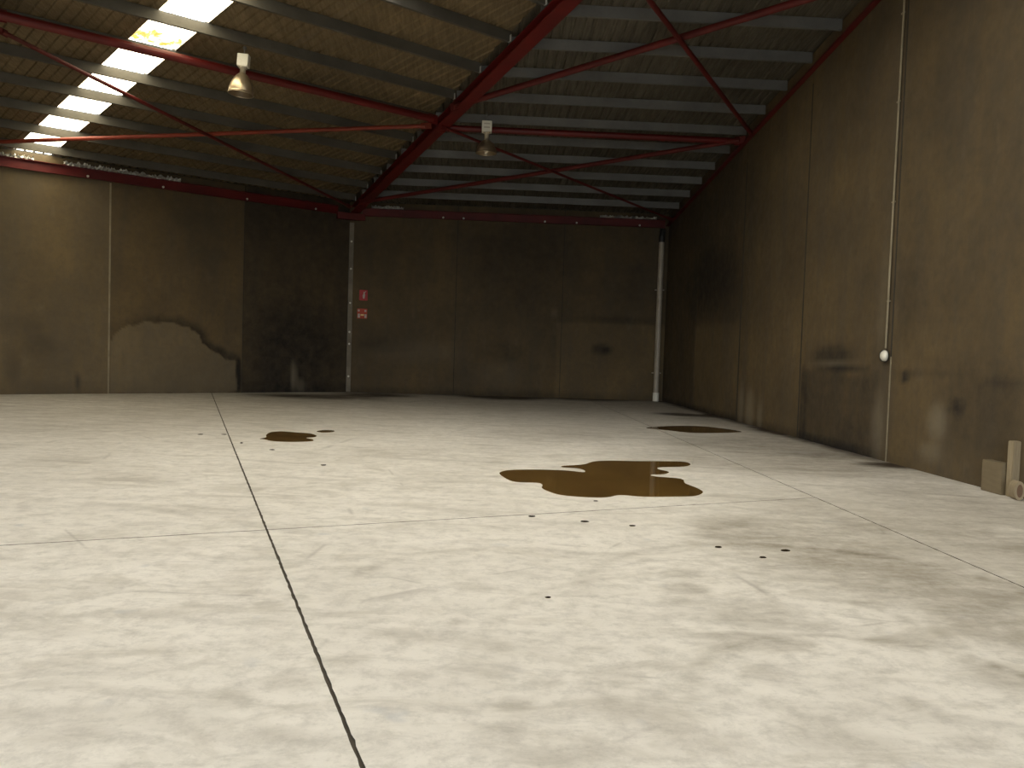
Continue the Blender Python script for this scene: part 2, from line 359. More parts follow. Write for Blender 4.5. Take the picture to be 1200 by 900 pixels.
# pale sealant beads standing in the joints that show light in the photograph
def bead(parent, A, e, u, z0, z1, mat, w=.02, proud=.008, x2=None):
    out = OUT(A, e); mb = MB(); c = A+e*u
    mb.box(c+Z3*(z0+z1)/2-out*(proud/2-.012), w, .024+proud, z1-z0, ax=e)
    o = mb.build('joint_bead', M[mat], parent); return o
bead(wallL, K, EL, 7.49, 0, H-.1, 'sealant', .045); bead(wallL, K, EL, 3.62, 0, H-.1, 'sealant_dark')
bead(wallR, A_R, EY, YB-20.15, 0, 6.5, 'sealant_dark', .05); bead(wallR, A_R, EY, YB-16.3, 0, 7.2, 'sealant_dark', .035); bead(wallR, A_R, EY, YB-12.72, 0, 1.7, 'sealant', .035); bead(wallR, A_R, EY, YB-12.72, 1.7, 7.6, 'sealant_dark', .03)
# the unseen rest of the shed: left end wall and the front wall with its open roller doorway
P_E = K+EL*UE; LEN = (P_E[1]-YF)/(-NL[1])
def fieldN(uz): return np.full(len(uz), .25), np.zeros(len(uz))
topE = lambda u: H+SL*u+TOP
wallE = backing('wall_far_left', P_E, NL, 0, LEN, topE); nE = 7
for i in range(nE): panel('concrete_panel', wallE, P_E, NL, LEN*i/nE, LEN*(i+1)/nE, topE, fieldN, .5)
P_F = P_E+NL*LEN
zF = lambda x: H+SL*toL(np.array([x, YF, 0]))[1]+TOP
mb = MB(); xs = [float(P_F[0]), -3.0, 5.8, XR+.2]
for x0, x1, z0 in ((xs[0], xs[1], 0), (xs[1], xs[2], 5.0), (xs[2], xs[3], 0)):
    q = [(x0, z0), (x1, z0), (x1, zF(x1)), (x0, zF(x0))]; P = [(x, YF-d, z) for d in (0, .18) for x, z in q]
    mb.add(P, [(0, 1, 2, 3), (4, 5, 6, 7), (0, 1, 5, 4), (1, 2, 6, 5), (2, 3, 7, 6), (3, 0, 4, 7)])
tag(mb.build('wall_front', M['wall']), kind='structure')
mb = MB(); mb.box((0, -40, -.25), 160, 65.6, .2); tag(mb.build('ground', M['void']), kind='structure')

# ------------------------------------------------------------------ floor: slabs divided by saw-cut joints
flo = MB(); flo.add([K+(-.2, .3, -.014), A_R+(.3, .3, -.014), (XR+.3, YF-.2, -.014), (P_F[0]-.3, YF-.2, -.014), P_E+(-.3, 0, -.014)], [(0, 1, 2, 3, 4)])
flo.add([np.array(p)-(0, 0, .1) for p in flo.v], [(4, 3, 2, 1, 0)])
floor = flo.build('floor', M['joint']); tag(floor, kind='structure')
L1 = (fl(347, 706), fl(427, 900)-fl(267, 507)); L2 = (fl(310, 621), fl(640, 600)-fl(0, 637)); X3 = 4.06
def fblob(P, x, y, rx, ry, amt, p=2):
    c = fl(x, y); a = fl(x+rx, y)-c; b = fl(x, y-ry)-c
    return blob(P, (c[0], c[1]), (np.linalg.norm(a[:2])+.01, np.linalg.norm(b[:2])+.01), amt, p)
def floor_fields(P):
    gr = np.zeros(len(P)); oi = np.zeros(len(P)); B = lambda *q: fblob(P, *q)
    for q in ((930, 640, 90, 26, .75), (880, 620, 60, 14, .55), (1020, 660, 60, 25, .55), (800, 690, 26, 6, .9), (806, 672, 22, 4, .6), (806, 705, 24, 3, .6),
              (1010, 690, 34, 8, .9), (1020, 707, 24, 5, .8), (985, 662, 22, 6, .8), (890, 722, 60, 16, .5), (880, 755, 60, 8, .35), (930, 754, 26, 4, .7),
              (1130, 700, 80, 30, .65), (1180, 740, 60, 30, .6), (1045, 752, 20, 5, .7), (1090, 755, 26, 5, .6), (895, 790, 20, 8, .6), (1170, 785, 40, 9, .6),
              (960, 850, 40, 12, .5), (1190, 805, 30, 10, .6), (720, 830, 20, 16, .5), (715, 790, 24, 8, .5), (660, 885, 50, 12, .5), (780, 840, 40, 16, .35),
              (830, 870, 50, 14, .35), (1070, 825, 8, 5, .8), (602, 826, 16, 7, .8), (430, 668, 16, 5, .7), (314, 708, 8, 4, .7), (290, 694, 14, 4, .5), (300, 574, 9, 3, .6), (255, 600, 60, 4, .3),
              (270, 820, 24, 10, .45), (340, 800, 40, 8, .4), (590, 758, 10, 4, .6), (540, 729, 10, 2.5, .7), (412, 772, 16, 8, .4), (110, 690, 30, 10, .25), (590, 860, 20, 14, .4),
              (880, 540, 110, 12, .75), (930, 525, 90, 9, .75), (960, 548, 70, 9, .6), (1000, 540, 40, 8, .75), (870, 520, 70, 7, .7), (1120, 590, 80, 18, .5), (1080, 620, 90, 12, .5), (1190, 640, 40, 14, .7), (1130, 650, 120, 60, .55), (980, 640, 120, 50, .28), (640, 800, 14, 5, .5), (700, 760, 18, 3, .5), (850, 745, 60, 3, .6), (760, 780, 40, 3, .5), (900, 700, 8, 14, .3), (1000, 870, 60, 10, .4), (560, 690, 12, 3, .4), (480, 790, 16, 5, .35), (180, 760, 22, 5, .3), (330, 860, 30, 8, .4), (90, 860, 40, 10, .3), (1140, 870, 30, 8, .4),
              (60, 540, 60, 8, .25), (150, 560, 60, 6, .3), (210, 595, 40, 4, .35), (60, 500, 70, 6, .30), (690, 870, 12, 8, .4), (560, 540, 40, 5, .3), (470, 530, 60, 6, .25), (520, 560, 50, 6, .25), (640, 510, 70, 5, .35), (800, 520, 30, 3, .4)):
        gr += B(*q)
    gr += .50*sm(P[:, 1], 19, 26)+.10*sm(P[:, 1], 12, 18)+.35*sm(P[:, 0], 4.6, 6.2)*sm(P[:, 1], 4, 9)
    vL = (P-K[:2])@NL[:2]; gr += .75*(1-sm(vL, 3, 17))*sm(-P[:, 0], .5, 6)  # broad darker brownish tone towards the left back wall
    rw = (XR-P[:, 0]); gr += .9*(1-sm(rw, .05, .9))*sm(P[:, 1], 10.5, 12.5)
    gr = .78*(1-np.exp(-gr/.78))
    for q in ((380, 465, 60, 2.6, .8), (440, 463, 40, 2, .9), (590, 466, 40, 2.2, 1.0), (640, 464, 30, 1.5, .8), (690, 468, 40, 2, .6), (320, 463, 40, 2, .4), (560, 461, 30, 1.3, .6),
              (790, 485, 22, 1.2, .9), (815, 487, 30, 1.2, .9), (850, 488, 20, 2.5, .8), (1040, 545, 30, 3, .8), (960, 532, 40, 4, .3), (905, 505, 24, 4, .5)):
        oi += B(*q)
    oi += .8*(1-sm(rw, .02, .30+.1))*sm(P[:, 1], 11.5, 13.5)
    oi += .5*sm(P[:, 1], 27.3, 28.1)
    # tyre-turn arcs scuffed on the slab
    for (x0, y0, r, w, a) in ((2.05, 3.6, .95, .03, .4), (1.5, 4.4, 1.35, .03, .3), (2.4, 5.2, 1.6, .05, .3), (.4, 5.3, 1.2, .03, .25)):
        d = abs(np.hypot(P[:, 0]-x0, P[:, 1]-y0)-r); gr += a*np.exp(-(d/w)**2)*(P[:, 1] > y0)
    return gr, oi
def slab(clips, res_list, idx):
    bm = bmesh.new(); x0, x1, y0, y1 = -21, XR+.0, YF, YB
    ys = []; y = y0
    while y < y1: ys.append(y); y += .05 if 2 < y < 9 else .09 if 9 <= y < 16 else .14 if y >= 16 else .5
    ys.append(y1)
    xs = []; x = x0
    while x < x1: xs.append(x); x += .25 if x < -9 else .08
    xs.append(x1)
    g = [[bm.verts.new((x, y, 0)) for x in xs] for y in ys]
    for j in range(len(ys)-1):
        for i in range(len(xs)-1): bm.faces.new((g[j][i], g[j][i+1], g[j+1][i+1], g[j+1][i]))
    edges = [(K, NL, -1), (P_E, EL, 1)]+clips
    for c, n, s in edges:
        n = Vector((float(n[0]), float(n[1]), 0))*s
        bmesh.ops.bisect_plane(bm, geom=bm.verts[:]+bm.edges[:]+bm.faces[:], dist=1e-5, plane_co=(float(c[0]), float(c[1]), 0), plane_no=n, clear_outer=True)
    # the arrises of the saw cut are chipped
    for v in bm.verts:
        if v.is_boundary and v.co.y < 16 and v.co.y > YF+.1 and v.co.x < XR-.05:
            k = .0045; v.co.x += k*mnoise.noise(v.co*14+Vector((idx*9, 0, 0)))*1.6; v.co.y += k*mnoise.noise(v.co*14+Vector((0, idx*9, 4)))
    be = [e for e in bm.edges if e.is_boundary]
    nf = len(bm.faces); r = bmesh.ops.extrude_edge_only(bm, edges=be)
    for q in r['geom']:
        if isinstance(q, bmesh.types.BMFace): q.material_index = 1
    for v in [q for q in r['geom'] if isinstance(q, bmesh.types.BMVert)]: v.co.z = -.016
    bmesh.ops.recalc_face_normals(bm, faces=bm.faces)
    me = bpy.data.meshes.new('slab'); bm.to_mesh(me); bm.free()
    co = np.zeros(len(me.vertices)*3); me.vertices.foreach_get('co', co); P = co.reshape(-1, 3)[:, :2]
    gr, oi = floor_fields(P)
    for nm, a in (('grime_tone', gr), ('oil', oi)):
        at = me.attributes.new(nm, 'FLOAT', 'POINT'); at.data.foreach_set('value', np.clip(a, 0, 1).astype(np.float32))
    me.materials.append(M['floor']); me.materials.append(M['joint']); o = bpy.data.objects.new('slab', me); COL.objects.link(o); o.parent = floor
def perp(d): d = np.array([-d[1], d[0]]); return d/np.linalg.norm(d)
n1, n2 = perp(L1[1]), perp(L2[1])
if n1[0] < 0: n1 = -n1
if n2[1] < 0: n2 = -n2
w1, w2, w3 = .0095, .007, .006
nx = np.array([1.0, 0])
R3 = (np.array([X3-w3, 0]), nx, 1)
slab([(L1[0][:2]-n1*w1, n1, 1), (L2[0][:2]-n2*w2, n2, 1)], None, 1)
slab([(L1[0][:2]-n1*w1, n1, 1), (L2[0][:2]+n2*w2, n2, -1)], None, 2)
slab([(L1[0][:2]+n1*w1, n1, -1), (L2[0][:2]-n2*w2, n2, 1), R3], None, 3)
slab([(L1[0][:2]+n1*w1, n1, -1), (L2[0][:2]+n2*w2, n2, -1), R3], None, 4)
slab([(np.array([X3+w3, 0]), nx, -1)], None, 5)

# ------------------------------------------------------------------ ceiling: ribbed sheets on purlins
ceil = empty('ceiling', (0, 12, 7)); tag(ceil, kind='structure')
DZ = .42
def vfront(u):            # v at which the left roof meets the front wall (or the right wall)
    a = (KX+EL[0]*u, YB+EL[1]*u); v1 = (a[1]-YF)/(-NL[1]); v2 = (XR-a[0])/NL[0]; return min(v1, v2)
q0 = toL(np.array([MX(0), 0, 0])); ms = q0[0]/q0[1]          # bend line: u = ms * v
w_of = lambda u, v: u+.117*v
def rib_profile(w0, w1, ribs=4, depth=.03):
    out = []; n = ribs; st = (w1-w0)/n
    for i in range(n):
        a = w0+st*i; out += [(a+.001, 0), (a+st*.62, 0), (a+st*.70, depth), (a+st*.92, depth)]
    out.append((w1-.001, 0)); return out
def sheetL(w0, w1, va=None, vb=None, mat='sheetL', name='roof_sheet', parent=ceil, lim=True):
    pr = rib_profile(w0, w1); vs = []; ok = []
    for w, d in pr:
        lo = max(0.0, w/(ms+.117)*-1 if False else 0.0); hi = w/(ms+.117)       # stays on the left of the bend line
        # front limit
        h2 = 36.0
        for _ in range(12):
            u = w-.117*h2; h2 = vfront(u) if abs(h2-vfront(u)) > 1e-4 else h2
        hi = min(hi, h2+.1)
        a = lo if va is None else max(lo, va); b = hi if vb is None else min(hi, vb)
        if b < a+.01: b = a+.01
        vs.append((w, d, a, b))
    mb = MB(); P = [PL(w-.117*v, v, DZ+d) for w, d, a, b in vs for v in (a, b)]; n = len(vs)
    mb.add(P, [(2*i, 2*i+1, 2*i+3, 2*i+2) for i in range(n-1)])
    return mb.build(name, M[mat], parent)
w = 9.0-.87*10
ws = [.02]+[9.0-.87*k for k in range(10, 0, -1)]
VW = .86+1.47*8      # past this purlin, unseen glowing sheets are added to brighten the near floor
for a, b in zip(ws[:-1]+[ws[-1]], ws[1:]+[9.0]):
    if b-a < .1: continue
    if a > 7.2: sheetL(a, b, None, VW); sheetL(a, b, VW, None, 'glow_added', 'skylight_sheet')  # the glowing length is an added light source, out of view
    else: sheetL(a, b)
SK = [(9.87+.87*a, 9.87+.87*b) for a, b in ((8, 9), (12, 13), (16, 17))]     # unseen glowing roof rows, added to light the floor
k = 9.87
while k < 27:
    lit = any(a-.01 < k < b-.01 for a, b in SK)
    sheetL(k, k+.87, mat='glow_added' if lit else 'sheetL', name='skylight_sheet' if lit else 'roof_sheet'); k += .87  # lit rows here are added and unseen
PV = [.86+1.47*i for i in range(24)]
for i, (va, vb) in enumerate(zip([0]+PV, PV+[36.5])):      # one translucent length per purlin bay
    o = sheetL(9.0, 9.87, va+.03, vb-.03, 'glow_leaf' if i == 6 else 'glow', 'skylight_sheet')
    if i == 6:
        me = o.data; bm = bmesh.new(); bm.from_mesh(me)
        bmesh.ops.subdivide_edges(bm, edges=bm.edges[:], cuts=7, use_grid_fill=True); bm.to_mesh(me); bm.free()
        at = me.attributes.new('leaf', 'FLOAT', 'POINT'); val = []
        for v in me.vertices:
            u_, v_ = toL(np.array(v.co)); f_ = (v_-va)/(vb-va); val.append(max(0, min(1, 1.75-f_*2.1)))
        at.data.foreach_set('value', np.array(val, np.float32))
# right roof plane sheets run with Y
x = XR+.05; wd = .80
while x-wd > KX-.2:
    x0, x1 = x-wd, x; pr = rib_profile(x0, x1); P = []
    for xx, d in pr:
        ynear = YB-(xx-KX)/math.tan(PH); ynear = min(max(ynear, -3), YB-.01)
        P += [PR(xx, YB, DZ+d), PR(xx, ynear, DZ+d)]
    mb = MB(); mb.add(P, [(2*i, 2*i+1, 2*i+3, 2*i+2) for i in range(len(pr)-1)]); mb.build('roof_sheet', M['sheetR'], ceil); x -= wd
# insulation blanket above the sheets keeps daylight out
mb = MB(); D2 = DZ+.10
Y0 = YB-(XR-KX)/math.tan(PH)
mb.add([K+Z3*(H+D2)+(-.3, .4, 0), A_R+Z3*(H+D2)+(.4, .4, 0), PR(XR+.4, Y0-1, D2), PR(XR-.1, Y0-.2, D2+.02), PR(KX-.15, YB, D2)], [(0, 1, 2, 3, 4)])
def strip(wa, wb):
    P = []
    for w in (wa, wb):
        h2 = 36.0
        for _ in range(30): h2 = .5*h2+.5*vfront(w-.117*h2)
        hi = min(w/(ms+.117), h2+.25); P += [PL(w, -.4, D2), PL(w-.117*hi, hi, D2)]
    return P
for wa, wb in [(-.3, .6), (.6, 2.2), (2.2, 4.5), (4.5, 7.24), (9.89, SK[0][0]-.02), (SK[0][1]+.02, SK[1][0]-.02), (SK[1][1]+.02, SK[2][0]-.02), (SK[2][1]+.02, 28)]:
    mb.add(strip(wa, wb), [(0, 1, 3, 2)])
mb.add([PL(7.24, -.4, D2), PL(9.0, -.4, D2), PL(9.0-.117*VW, VW, D2), PL(7.24-.117*VW, VW, D2)], [(0, 1, 2, 3)])
tag(mb.build('insulation_blanket', M['blanket'], ceil))
# purlins (galvanised C sections)
CP = [(0, 0), (.07, 0), (.07, .02), (.062, .02), (.062, .008), (.008, .008), (.008, .197), (.062, .197), (.062, .185), (.07, .185), (.07, .205), (0, .205)]
for v in PV[:23]:
    u0 = ms*v+.02; u1 = UE-.05
    a = PL(u0, v, .21); b = PL(u1, v, .21)
    if a[0] > XR-.1:
        u0 = (a[0]-(XR-.1))/(-EL[0])+u0 if False else u0+(a[0]-(XR-.1))/(-EL[0]); a = PL(u0, v, .21)
    if b[1] < YF+.1: b = PL((YF+.1-K[1]-NL[1]*v)/EL[1], v, .21)
    if (b-a)@EL < .3: continue
    mb = MB(); mb.sweep(CP, a, b, -NL, Z3+NL*0); mb.build('purlin', M['galv_shaded'], ceil)
ry = 26.75
while ry > 2:
    x0 = MX(ry)+.03
    if x0 < XR-.3:
        mb = MB(); mb.sweep(CP, PR(x0, ry, .21), PR(XR-.02, ry, .21), (0, 1, 0), (0, 0, 1)); mb.build('purlin', M['galv'], ceil)
    ry -= 1.3

# ------------------------------------------------------------------ red steel
def ibeam(b, h, tf=.014, tw=.012):
    return [(-b/2, 0), (b/2, 0), (b/2, tf), (tw/2, tf), (tw/2, h-tf), (b/2, h-tf), (b/2, h), (-b/2, h), (-b/2, h-tf), (-tw/2, h-tf), (-tw/2, tf), (-b/2, tf)]
beam = empty('roof_beam', PM(0)); TE = (XR-.1-KX-.16)/MD[0]
sd = np.cross(MD, Z3); sd /= np.linalg.norm(sd)
mb = MB(); mb.sweep(ibeam(.30, .21), PM(.12, 0), PM(TE, 0), sd, Z3); mb.build('beam_section', M['red'], beam)
mb = MB(); bis = MD; c = K+MD*.16; mb.box(c+Z3*(H-.13), .95, .26, .22, ax=np.cross(bis, Z3)); mb.build('bearing_bracket', M['red_dark'], beam)
for v in PV[:20]:
    t_ = v/float(MD@NL); p = PM(t_, .0); mb = MB()
    mb.box(p-sd*(-.17 if (sd@EL) < 0 else -.17)*0+EL*.20+Z3*.27, .008, .09, .13, ax=EL); mb.build('cleat', M['cleat'], beam)
tag(beam, 'broad red main roof beam climbing from the wall bend towards the upper middle', 'beam')
# left-hand frame beam
b3 = empty('roof_beam', PL(11.25, 0)); dirF = np.array(PL(11.25-.0, 30))-PL(11.25, 0)
mb = MB(); vend = min(30.0, vfront(11.25)-.1); mb.sweep(ibeam(.18, .21), PL(11.3, .1, 0), PL(11.3, vend, 0), EL, Z3); mb.build('beam_section', M['red_dark'], b3)
tag(b3, 'red roof beam just showing in the top left corner of the photo', 'beam')
# beam along the right wall
br = empty('roof_beam', A_R+Z3*H)
mb = MB(); mb.sweep([(0, 0), (-.11, 0), (-.11, .012), (-.012, .012), (-.012, .16), (0, .16)], PR(XR-.015, YB-.05, -.02), PR(XR-.015, 2.0, -.02), (1, 0, 0), (0, 0, 1)); mb.build('beam_section', M['red_dark'], br)
tag(br, 'thin dark red roof member running down along the top of the right wall', 'beam')
# wall-head beams
for A, e, L, mt, lab in ((K, EL, UE-.2, 'red', 'red beam along the head of the left back wall, brightest at its left end'),
                         (K, EX, XR-KX-.15, 'red_dark', 'dark red beam along the head of the back wall above the fire signs')):
    inn = -OUT(A, e); o = empty('wall_head_beam', A+e*.4+Z3*H)
    a = A+e*.45+inn*.015+Z3*(H-.08); b = A+e*L+inn*.015+Z3*(H-.08)
    mb = MB(); mb.sweep([(0, 0), (.10, 0), (.10, .014), (.014, .014), (.014, .256), (.10, .256), (.10, .27), (0, .27)], a, b, inn, Z3); mb.build('channel', M[mt], o)
    tag(o, lab, 'beam')
    for d in ([1.3, 3.6, 6.1, 8.1] if e is EL else [3.2, 3.9, 6.7, 7.8, 10.0]):
        mb = MB(); mb.lathe([(0, .03), (.03, .03), (.035, 0), (.0, 0)], A+e*d+inn*.125+Z3*(H-.03), 10, inn); mb.build('bolt', M['bolt'], o)
# strut tubes and braces
def member(name, a, b, r, mat, lab, cat, shape='round'):
    a = np.array(a); b = np.array(b); o = empty(name, a); d = (b-a)/np.linalg.norm(b-a); mb = MB()
    if shape == 'round': mb.tube(a+d*.12, b-d*.12, r, 16); 
    else:
        q = np.cross(d, Z3); q /= np.linalg.norm(q); uu = np.cross(q, d); mb.sweep([(0, 0), (2*r, 0), (2*r, .012), (.012, .012), (.012, 2*r), (0, 2*r)], a+d*.12, b-d*.12, q, uu)
    mb.build('tube' if shape == 'round' else 'angle_bar', M[mat], o, smooth=False)
    q = np.cross(d, Z3); q /= np.linalg.norm(q)
    for p, s in ((a, 1), (b, -1)):
        mb = MB(); mb.box(p+d*s*.1, .26, .012, r*2+.05, ax=d); mb.build('end_plate', M[mat], o)
    tag(o, lab, cat, 'red roof struts and braces'); return o
vt = 8.62; ut = ms*vt+.02
member('roof_strut', PL(11.2, vt, .1), PL(ut+.05, vt, .1), .085, 'red', 'thick red strut tube crossing the left bay behind the larger lamp', 'strut')
yt = 20.4; member('roof_strut', PR(MX(yt)+.1, yt, .1), PR(XR-.05, yt, .1), .078, 'red', 'horizontal red strut tube crossing the right bay behind the smaller lamp', 'strut')
member('roof_brace', PL(11.1, 8.35, -.03), PL(.45, .9, -.03), .04, 'red_dark', 'thin dark brace slanting down from the top left corner to the wall bend', 'brace')
member('roof_brace', PL(11.15, 1.0, .06), PL(ms*8.4+.1, 8.3, .06), .05, 'orange', 'orange-red brace rising from the far left wall head to the main beam', 'brace')
member('roof_brace', PR(MX(20.1)+.15, 20.0, -.03), PR(XR-.15, 27.2, -.03), .036, 'red_dark', 'thin brace slanting down to the corner behind the downpipe', 'brace')
member('roof_brace', PR(MX(27.4)+.2, 27.0, .06), PR(XR-.1, 20.15, .06), .06, 'red_dark', 'dark red brace rising right from the wall bend to the strut end', 'brace')
member('roof_brace', PR(MX(19.9)+.3, 19.1, .08), PR(XR-.1, 12.95, .08), .068, 'red_dark', 'thick brace rising from the main beam to the top right of the roof', 'brace')
member('roof_brace', PR(MX(12.9)+.25, 12.95, -.03), PR(XR-.1, 19.6, -.03), .05, 'red_dark', 'steep brace dropping from the top edge of the photo to the right wall', 'brace')

# ------------------------------------------------------------------ high-bay lamps
def lamp(px, py_top, plane_pt, box, neck, bell, rb, lab, tilt=0.0, vents=False):
    top = plane_pt; o = empty('high_bay_lamp', top); d = top[1]; k = F/ (d*math.cos(0.03))
    z = top[2]
    def zz(y): return z-(y-py_top)/k
    ax = np.array([math.sin(tilt), 0, math.cos(tilt)])
    ctr = lambda y: top+Z3*(zz(y)-z)+np.array([-(zz(y)-z)*-math.tan(tilt), 0, 0])
    mb = MB(); mb.tube(top+Z3*.02, ctr(box[0]+1), .008, 8); mb.lathe([(.0, .02), (.035, .015), (.04, -.03), (0, -.035)], top-Z3*.0, 12); mb.build('hanging_rod', M['galv'], o)
    hb = (box[1]-box[0])/k; wb = box[2]/k
    bx = MB(); bx.box(ctr((box[0]+box[1])/2), wb, wb*.8, hb, ax=np.cross((0, 1, 0), ax), az=ax); g = bx.build('ballast_box', M['white'], o)
    bev = g.modifiers.new('bevel', 'BEVEL'); bev.width = .012; bev.segments = 2
    if vents:
        for dy in (.28, .62):
            mb = MB(); c = ctr(box[0]+(box[1]-box[0])*dy); mb.box(c-np.array([0, wb*.4+.002, 0]), wb*.6, .006, hb*.10); mb.build('vent_slot', M['lampbody'], g)
    c0 = ctr(box[1]); n0 = (neck-box[1])/k
    mb = MB(); r = .055; mb.lathe([(0, 0), (r*1.5, 0), (r*1.5, -.025), (r, -.03), (r, -n0), (0, -n0)], c0, 20, ax); mb.build('neck', M['lampbody'], o, True)
    hh = (bell-neck)/k; c1 = ctr(neck); pr = []
    for i in range(13):
        t = i/12; pr.append((r*.9+(rb-r*.9)*math.sin(t*math.pi/2)**.85, -hh*t**1.25))
    inner = [(max(a-.004, .002), b) for a, b in pr[::-1]]
    mb = MB(); mb.lathe(pr+[(rb+.012, -hh), (rb+.012, -hh-.012), (rb-.004, -hh-.012)]+inner, c1, 40, ax); rf = mb.build('reflector', M['refl'], o, True)
    mb = MB(); R = .05; mb.lathe([(.001, .06-hh*.9)]+[(R*math.sin(a), -hh*.55-R*1.6*math.cos(a)) for a in np.linspace(math.pi, 0, 10)], c1, 18, ax); mb.build('bulb', M['bulb'], rf, True)
    return tag(o, lab, 'lamp', 'high bay lamps under the roof')
lamp(288, 54, PL(*(toL(np.array([-4.60, 16.28, 0]))), .22), (62, 76, 12.5), 83, 106, .235, 'larger high bay lamp with tilted white box, nearest the skylight strip', .07)
lamp(571, 133, np.array([.20, 19.75, 7.27]), (141, 153.5, 11.5), 162, 177, .245, 'smaller high bay lamp with slotted white box, right of the main beam', 0, True)

# ------------------------------------------------------------------ things on the walls
# cover strip over the bend joint
o = empty('joint_cover_strip', K+MD*.02)
n = MD/np.linalg.norm(MD); mb = MB()
mb.box(K+EX*.09-np.array([0, .018, 0])+Z3*(H-.3)/2, .15, .018, H-.32, ax=EX); mb.build('strip', M['strip'], o)
for y_ in (315, 355, 389, 403, 441, 283):
    p = wB(410, y_); mb = MB(); mb.lathe([(0, .03), (.028, .03), (.036, 0), (0, 0)], (KX+.09, YB-.028, p[2]), 10, (0, -1, 0)); mb.build('bolt', M['bolt'], o)
tag(o, 'narrow grey bolted cover strip where the back wall bends, below the main beam', 'strip')
# downpipe
o = empty('downpipe', (6.47, YB-.16, 0)); b0 = wB(767, 470); t0 = wB(775, 284); px = 6.47; py = YB-.15
mb = MB(); mb.tube((px, py, 0), (px, py, t0[2]), .095, 20); mb.build('pipe', M['pipe'], o, False)
mb = MB(); mb.tube((px, py, t0[2]-.02), (px, py, t0[2]+.20), .105, 20); mb.tube((px, py, t0[2]+.15), (px+.05, py+.1, t0[2]+.42), .10, 20); mb.build('elbow', M['dark'], o)
mb = MB(); mb.tube((px, py, 0), (px, py, .30), .108, 20); mb.build('foot_socket', M['white'], o)
for y_ in (437, 340):
    z = wB(767, y_)[2]; mb = MB(); mb.box((px, py+.05, z), .30, .16, .035); mb.build('bracket', M['pipe'], o)
tag(o, 'white vertical downpipe standing in the far right corner', 'pipe')
# fire signs
def sign(name, x, y, w, h, board, marks, lab):
    p = wB(x, y); o = empty(name, (p[0], YB-.02, p[2])); mb = MB(); mb.box((p[0], YB-.012, p[2]), w, .008, h); mb.build('plate', M[board], o)
    for shp, mt in marks:
        mb = MB(); mb.add([(p[0]+a*w, YB-.0175, p[2]+b*h) for a, b in shp]+[(p[0]+a*w, YB-.015, p[2]+b*h) for a, b in shp], [tuple(range(len(shp)))]+[(i, (i+1) % len(shp), len(shp)+(i+1) % len(shp), len(shp)+i) for i in range(len(shp))])
        mb.build('printed_mark', M[mt], o)
    tag(o, lab, 'sign')
sign('fire_equipment_sign', 426, 346, .28, .36, 'board', [([(-.06, -.30), (.12, -.32), (.20, -.02), (.16, .18), (.10, .34), (.02, .34), (-.02, .12), (-.10, -.04)], 'mark'), ([(.12, .30), (.30, .40), (.32, .34), (.16, .24)], 'mark')],
     'upper red fire sign with a white slanting figure, right of the cover strip')
sign('fire_notice_sign', 424.5, 367.5, .34, .34, 'board2', [([(-.44, .20), (-.26, .20), (-.26, .40), (-.44, .40)], 'mark'), ([(.22, .18), (.42, .18), (.42, .38), (.22, .38)], 'mark'),
      ([(-.44, -.42), (-.22, -.42), (-.22, -.02), (-.44, -.02)], 'mark'), ([(.24, -.42), (.44, -.42), (.44, -.06), (.24, -.06)], 'mark'), ([(-.16, -.22), (.18, -.22), (.18, -.06), (-.16, -.06)], 'mark2')],
     'lower orange-red notice sign with pale blocks of print')
# conduit and round junction box on the right wall
o = empty('junction_box', wR(1040, 417)); c = wR(1040, 417); X0 = XR
mb = MB(); mb.lathe([(0, .075), (.075, .075), (.095, .06), (.10, 0), (0, 0)], (X0-.0, c[1]+.05, c[2]), 26, (-1, 0, 0)); mb.build('body', M['dark'], o, True)
mb = MB(); mb.lathe([(0, .115), (.06, .112), (.088, .085), (.09, .05), (0, .05)], (X0, c[1]-.03, c[2]), 26, (-1, 0, 0)); mb.build('cover', M['white'], o, True)
tag(o, 'round white junction box low on the right wall', 'electrical box')
o = empty('conduit', (XR, 12.9, c[2])); mb = MB(); mb.tube((XR-.035, 12.84, c[2]+.12), (XR-.035, 12.80, 7.6), .017, 10); mb.build('conduit_tube', M['sealant'], o)
for z in (2.6, 4.2, 5.8, 7.2): mb = MB(); mb.box((XR-.014, 12.86, z), .028, .09, .025); mb.build('saddle', M['sealant'], o)
tag(o, 'thin pale conduit rising up the right wall above the junction box', 'conduit')

# ------------------------------------------------------------------ timber by the right wall
def block(name, c, sx, sy, sz, mat, lab, cat, rot=0.0, grp=None, rough=.006):
    bm = bmesh.new(); bmesh.ops.create_cube(bm, size=1); bmesh.ops.scale(bm, vec=(sx, sy, sz), verts=bm.verts)
    bmesh.ops.bevel(bm, geom=bm.edges[:], offset=.008, segments=2, affect='EDGES')
    bmesh.ops.subdivide_edges(bm, edges=[e for e in bm.edges if e.calc_length() > .06], cuts=5, use_grid_fill=True)
    for v in bm.verts: v.co += Vector((mnoise.noise(v.co*9), mnoise.noise(v.co*9+Vector((5, 0, 0))), mnoise.noise(v.co*9+Vector((0, 5, 0)))))*rough
    bmesh.ops.rotate(bm, matrix=Matrix.Rotation(rot, 3, 'Z'), verts=bm.verts); me = bpy.data.meshes.new(name); bm.to_mesh(me); bm.free()
    me.materials.append(M[mat]); o = bpy.data.objects.new(name, me); COL.objects.link(o); o.location = tuple(float(q) for q in c); return tag(o, lab, cat, grp)
zt = wR(1158, 536)[2]
block('timber_offcut', (XR-.075, 9.86, .20), .13, .40, .40, 'wood2', 'squat brown timber block leaning flat on the right wall behind the upright post', 'timber block')
p = fl(1188, 583); hz = .62
block('timber_post', (p[0]+.02, p[1]+.06, .345), .115, .10, .69, 'wood', 'short pale upright timber post at the right edge by the wall', 'timber post', .1)
